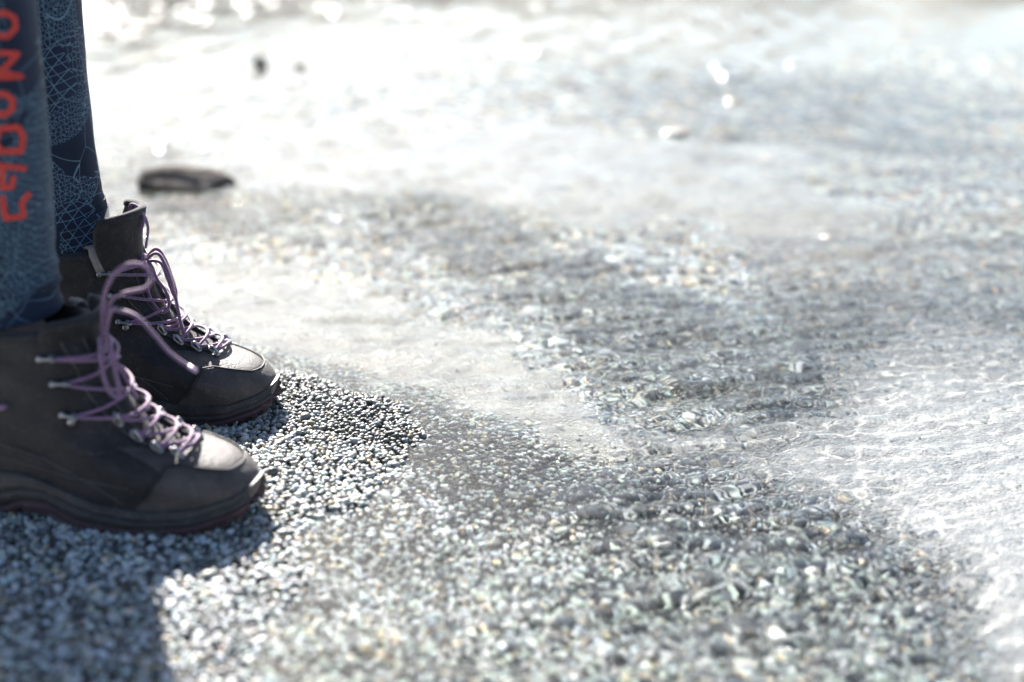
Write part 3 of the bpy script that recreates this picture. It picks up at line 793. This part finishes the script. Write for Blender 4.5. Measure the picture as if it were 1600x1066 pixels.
# leggings, lofted: legs drawn round the boot shafts at the hem
def leg_surface(ax, zc, zback, zs, prof, seed):
    rows = []
    ph = np.linspace(0, 2 * PI, 72, endpoint=False)
    for z in zs:
        r, cx, ry = [np.interp(z, prof[0], prof[k]) for k in (1, 2, 3)]
        k = smooth(.24, .15, z)
        rad = 1 + k * .045 * np.sin(2 * ph + seed + z * 60) * np.sin(z * 230 + seed) + .016 * k * np.sin(5 * ph - z * 140) + .012 * fbm(ph * 2 + seed, np.full_like(ph, z * 26), 2)
        x = ax.x + cx + r * rad * np.cos(ph); y = ax.y + ry * rad * np.sin(ph)
        hem = (zc + (zback - zc) * (1 - np.cos(ph)) / 2)
        t_ = (z - zs[0]); fade = np.clip(1 - t_ / .07, 0, 1)
        rows.append(np.stack([x, y, z + (hem - zs[0]) * fade], -1))
    return np.array(rows)
zs = np.concatenate([[.148, .149, .151, .155], np.arange(.16, .60, .008), np.arange(.6, .80, .02)])
Zp = [.148, .16, .20, .25, .32, .40, .47, .60, .80]
prof_n = (Zp, [.0500, .0475, .0455, .048, .053, .054, .056, .072, .088], [-.006, -.003, -.001, -.001, -.003, -.003, .002, -.002, -.004], [.046, .044, .042, .045, .050, .050, .052, .066, .085])
prof_f = (Zp, [.0480, .0460, .0445, .047, .052, .054, .056, .072, .088], [-.002, -.001, -.002, -.008, -.013, -.013, -.002, -.002, -.004], [.046, .044, .042, .045, .050, .050, .052, .066, .085])
mb = MB(); near_rows = leg_surface(ax_near + Vector((.008, 0, 0)), .160, .153, zs, prof_n, 1.0); far_rows = leg_surface(ax_far + Vector((.012, 0, 0)), .160, .140, zs, prof_f, 2.4)
# legs lean in to the hips above the knee
for rows, ax, sg in ((near_rows, ax_near, -1), (far_rows, ax_far, 1)):
    k = smooth(.45, .80, rows[..., 2]); rows[..., 1] += (hip_c.y + sg * .078 - ax.y) * k; rows[..., 0] += (hip_c.x - ax.x) * k
    inner = rows[0].copy(); c_ = inner.mean(0); inner = c_ + (inner - c_) * .955
    mb.grid(np.concatenate([(inner + np.array([0, 0, .03]))[None], inner[None], rows], 0), closed=True)
pr_ = []
for z, r, ry in ((.72, .10, .17), (.78, .112, .178), (.84, .115, .178), (.90, .11, .165), (.96, .10, .145), (1.0, .098, .14)):
    ph = np.linspace(0, 2 * PI, 48, endpoint=False); pr_.append(np.stack([hip_c.x + r * np.cos(ph), hip_c.y + ry * np.sin(ph), z + 0 * ph], -1))
mb.grid(np.array(pr_), closed=True)
for rows in (near_rows, far_rows):
    for i_, of in ((6, .0006), (8, .0006)):
        r_ = rows[i_]; c_ = r_.mean(0); mb.tube([Vector(c_ + (q - c_) * (1 + of / .045)) for q in r_], .0007, 5, closed=True)
n = NT('navy_printed_fabric'); oc = n.n('ShaderNodeTexCoord').outputs['Object']
mp = n.n('ShaderNodeMapping'); mp.inputs['Rotation'].default_value = (.2, .5, .35); n.l(oc, mp.inputs[0])
def net(scale, wdt):
    v = n.n('ShaderNodeTexVoronoi', feature='DISTANCE_TO_EDGE'); v.inputs['Scale'].default_value = scale; v.inputs['Randomness'].default_value = .5; n.l(mp.outputs[0], v.inputs['Vector'])
    return n.math('LESS_THAN', v.outputs['Distance'], wdt * scale)
def tri(scale, wdt):
    """crossing straight threads"""
    res = None
    for rz in ((0, .5, 0), (0, 1.55, .3), (0, 2.6, -.2)):
        m_ = n.n('ShaderNodeMapping'); m_.inputs['Rotation'].default_value = rz; n.l(oc, m_.inputs[0])
        s_ = n.n('ShaderNodeSeparateXYZ'); n.l(m_.outputs[0], s_.inputs[0])
        f = n.math('LESS_THAN', n.math('PINGPONG', s_.outputs[0], .5 / scale), wdt)
        res = f if res is None else n.math('MAXIMUM', res, f)
    return res
cells = n.n('ShaderNodeTexVoronoi', feature='F1'); cells.inputs['Scale'].default_value = 24; n.l(mp.outputs[0], cells.inputs['Vector'])
sep = n.n('ShaderNodeSeparateColor'); n.l(cells.outputs['Color'], sep.inputs[0])
pickv = sep.outputs[0]
fine = n.math('MULTIPLY', net(290, .00016), n.math('LESS_THAN', pickv, .42))
midn = n.math('MULTIPLY', net(170, .00022), n.math('MULTIPLY', n.math('GREATER_THAN', pickv, .42), n.math('LESS_THAN', pickv, .58)))
trn = n.math('MULTIPLY', tri(130, .00025), n.math('MULTIPLY', n.math('GREATER_THAN', pickv, .58), n.math('LESS_THAN', pickv, .72)))
big = net(24, .00022)
lines = n.math('MAXIMUM', n.math('MAXIMUM', fine, midn), n.math('MAXIMUM', big, trn))
wv = n.noise(oc, 2600, 2)
basec = n.ramp(n.noise(oc, 18, 3), [(.3, (.007, .012, .030)), (.7, (.015, .026, .056))])
basec = n.mix(n.math('MULTIPLY', n.math('LESS_THAN', pickv, .42), .08), basec, (.06, .11, .17))
col = n.mix(n.math('MULTIPLY', lines, .75), basec, (.17, .28, .37))
p = n.bsdf(col, .75, n.bump(wv, .0004, .4)); p.inputs['Sheen Weight'].default_value = .12; p.inputs['Specular IOR Level'].default_value = .25
leggings = mb.build('leggings', n.m, person)
m_ = leggings.modifiers.new('thick', 'SOLIDIFY'); m_.thickness = .0012; m_.offset = -1

# printed letters on the outer side of the right legging
bpy.context.view_layer.update()
from mathutils.bvhtree import BVHTree
nr = near_rows.reshape(-1, 3); m72 = near_rows.shape[1]; fs = []
for i in range(near_rows.shape[0] - 1):
    for j in range(m72): k = (j + 1) % m72; fs.append((i * m72 + j, i * m72 + k, (i + 1) * m72 + k, (i + 1) * m72 + j))
leg_bvh = BVHTree.FromPolygons([tuple(v) for v in nr], fs)
letters = [
    ([[(3, 306), (8, 341), (37, 338), (33, 318), (46, 301)]], 9),
    ([[(-8, 258), (41, 264)], [(4, 260), (3, 294), (18, 292), (21, 275)]], 9),
    ([[(0, 201), (27, 199), (36, 212), (33, 236), (0, 237), (-8, 220), (0, 201)]], 10),
    ([[(-14, 160), (-8, 148), (8, 147), (19, 156), (19, 170), (6, 180), (-8, 176)]], 10),
    ([[(-8, 83), (28, 84), (0, 113), (34, 120), (-8, 121)]], 9),
    ([[(-16, 40), (-10, 24), (8, 20), (22, 28), (24, 44), (10, 58), (-8, 54), (-16, 40)]], 9),
    ([[(-18, -42), (18, -38)], [(-18, -14), (18, -10)], [(0, -40), (0, -12)]], 7),
]
for strokes, wd in letters:
    mb = MB()
    for st in strokes:
        dense = []
        for a_, b_ in zip(st[:-1], st[1:]):
            L_ = max(2, int(math.dist(a_, b_) / 2)); dense += [(a_[0] + (b_[0] - a_[0]) * k / L_, a_[1] + (b_[1] - a_[1]) * k / L_) for k in range(L_)]
        dense.append(st[-1]); rows = []
        for i, q in enumerate(dense):
            q0, q1 = dense[max(i - 1, 0)], dense[min(i + 1, len(dense) - 1)]
            d_ = Vector((q1[0] - q0[0], q1[1] - q0[1])); d_.normalize(); nn_ = Vector((-d_.y, d_.x)); row = []
            for u in (-1, -.5, 0, .5, 1):
                hit, nrm, _, _ = leg_bvh.ray_cast(cam.location, ray(q[0] + nn_.x * u * wd / 2, q[1] + nn_.y * u * wd / 2).normalized())
                if hit is None: row = None; break
                if nrm.dot(hit - cam.location) > 0: nrm = -nrm
                row.append(tuple(hit + nrm * .0004))
            if row: rows.append(row)
        if len(rows) > 1: mb.grid(np.array(rows))
    if mb.v: mb.build('printed_letter', M_print, leggings)
# jacket and hair, above the picture
mb = MB(); rows = []
for z, r, ry in ((.80, .135, .20), (.86, .14, .20), (.98, .125, .175), (1.12, .125, .18), (1.26, .135, .20), (1.36, .11, .19), (1.42, .07, .10), (1.45, .06, .065)):
    ph = np.linspace(0, 2 * PI, 48, endpoint=False); rows.append(np.stack([hip_c.x + r * np.cos(ph), hip_c.y + ry * np.sin(ph), z + 0 * ph], -1))
mb.grid(np.array(rows), closed=True)
for sg in (-1, 1):
    mb.tube(catmull([hip_c + Vector((0, sg * .15, .50)), hip_c + Vector((-.03, sg * .20, .38)), hip_c + Vector((-.05, sg * .23, .26)), hip_c + Vector((.0, sg * .21, .16)), hip_c + Vector((.06, sg * .19, .07))], 8), [.062 - .02 * k / 32 for k in range(33)], 16)
mb.build('jacket', M_jacket, person, sub=1)
mb = MB(); mb.tube(catmull([hip_c + Vector((.01, 0, .80 + .07)), hip_c + Vector((0, 0, .80)), hip_c + Vector((-.02, 0, .72)), hip_c + Vector((-.05, 0, .62)), hip_c + Vector((-.06, 0, .52))], 5), [.02, .06, .08, .09, .09, .09, .088, .085, .08, .075, .07, .065, .06, .058, .055, .05, .045, .04, .035, .03, .01], 14)
mb.build('hair', M_hair, person)

boot_far, MF, knot_f = make_boot(person, -1, far_loc, YAW_F)
boot_near, MN, knot_n = make_boot(person, 1, near_loc, YAW_N, tall=.55)
tag(boot_near, 'near boot with its laces tied in a loose bow')
tag(boot_far, 'far boot with tall padded tongue and hanging lace end')
def lace_path(boot, M, knot, px, y0, dy, name='lace_bow', r=.0015, tip=False):
    """px: picture points of the curve, y0 its distance plane; dy: per-point offsets towards the back"""
    P = [at_depth(a_, b_, y0 + d_) for (a_, b_), d_ in zip(px, dy)]
    cv = catmull(P, 8); Mi = M.inverted(); mb = MB(); mb.tube([Mi @ p for p in cv], r, 8); o = mb.build(name, M_lace, None); o.parent = boot
    if tip:
        mb = MB(); a_, b_ = Mi @ cv[-5], Mi @ cv[-1]; mb.tube([a_, b_, b_ + (b_ - a_) * .25], r * 1.12, 8); q = mb.build('lace_tip', M_tip, None); q.parent = boot
    return o
print('KNOTS', to_px(*knot_f), to_px(*knot_n), knot_f, knot_n)
yf, yn = knot_f.y, knot_n.y
kf = to_px(*knot_f); kn_ = to_px(*knot_n)
lace_path(boot_far, MF, knot_f, [kf, (246, 396), (262, 423), (273, 460), (281, 498), (287, 521), (290, 541)], yf, [0, -.012, -.016, -.018, -.02, -.02, -.02], 'lace_end', tip=True)
lace_path(boot_far, MF, knot_f, [kf, (243, 389), (257, 403), (268, 432), (275, 456), (272, 462), (262, 436), (250, 410), kf], yf, [0, -.004, -.006, -.006, -.008, -.012, -.012, -.006, 0])
lace_path(boot_far, MF, knot_f, [kf, (228, 415), (231, 455), (243, 480), (256, 488), (264, 476), (259, 455), (246, 437), (236, 415), kf], yf, [0, -.01, -.014, -.016, -.018, -.018, -.016, -.014, -.006, 0])
lace_path(boot_near, MN, knot_n, [kn_, (161, 478), (168, 446), (184, 423), (207, 412), (228, 418), (238, 434), (228, 450), (208, 455), (190, 460), (170, 478), kn_], yn, [0, -.012, -.02, -.025, -.028, -.028, -.026, -.024, -.022, -.016, -.008, 0])
lace_path(boot_near, MN, knot_n, [kn_, (172, 489), (190, 486), (214, 495), (240, 522), (262, 548), (283, 565), (305, 579)], yn, [0, -.012, -.02, -.028, -.032, -.034, -.036, -.038], 'lace_end', tip=True)
lace_path(boot_near, MN, knot_n, [kn_, (166, 520), (176, 556), (192, 582), (205, 606), (214, 622)], yn, [0, -.016, -.02, -.02, -.02, -.018])
lace_path(boot_near, MN, knot_n, [kn_, (156, 530), (160, 580), (172, 612), (186, 618), (182, 585), (172, 540), kn_], yn, [0, -.02, -.028, -.03, -.03, -.026, -.02, 0])
# lace tail on the outer side, yellow woven tag and grey insert in the sole
tN = lambda x, z, sg, off: on(*find(1, x=x, z=z, sgn=sg), 1, off)
mb = MB(); mb.tube(catmull([tN(.062, .088, -1, .003), tN(.078, .093, -1, .004), tN(.095, .098, -1, .003)], 8), .0018, 8); mb.build('lace_end', M_lace, None).parent = boot_near
mb = MB(); a_ = np.linspace(0, 1, 6); mb.grid(np.array([[tuple(tN(.064 + .016 * u, .060 + .009 * u + .004 * v, -1, .0012)) for u in a_] for v in (0, 1)])); mb.build('woven_tag', M_yellow, None, solid=.0008).parent = boot_near
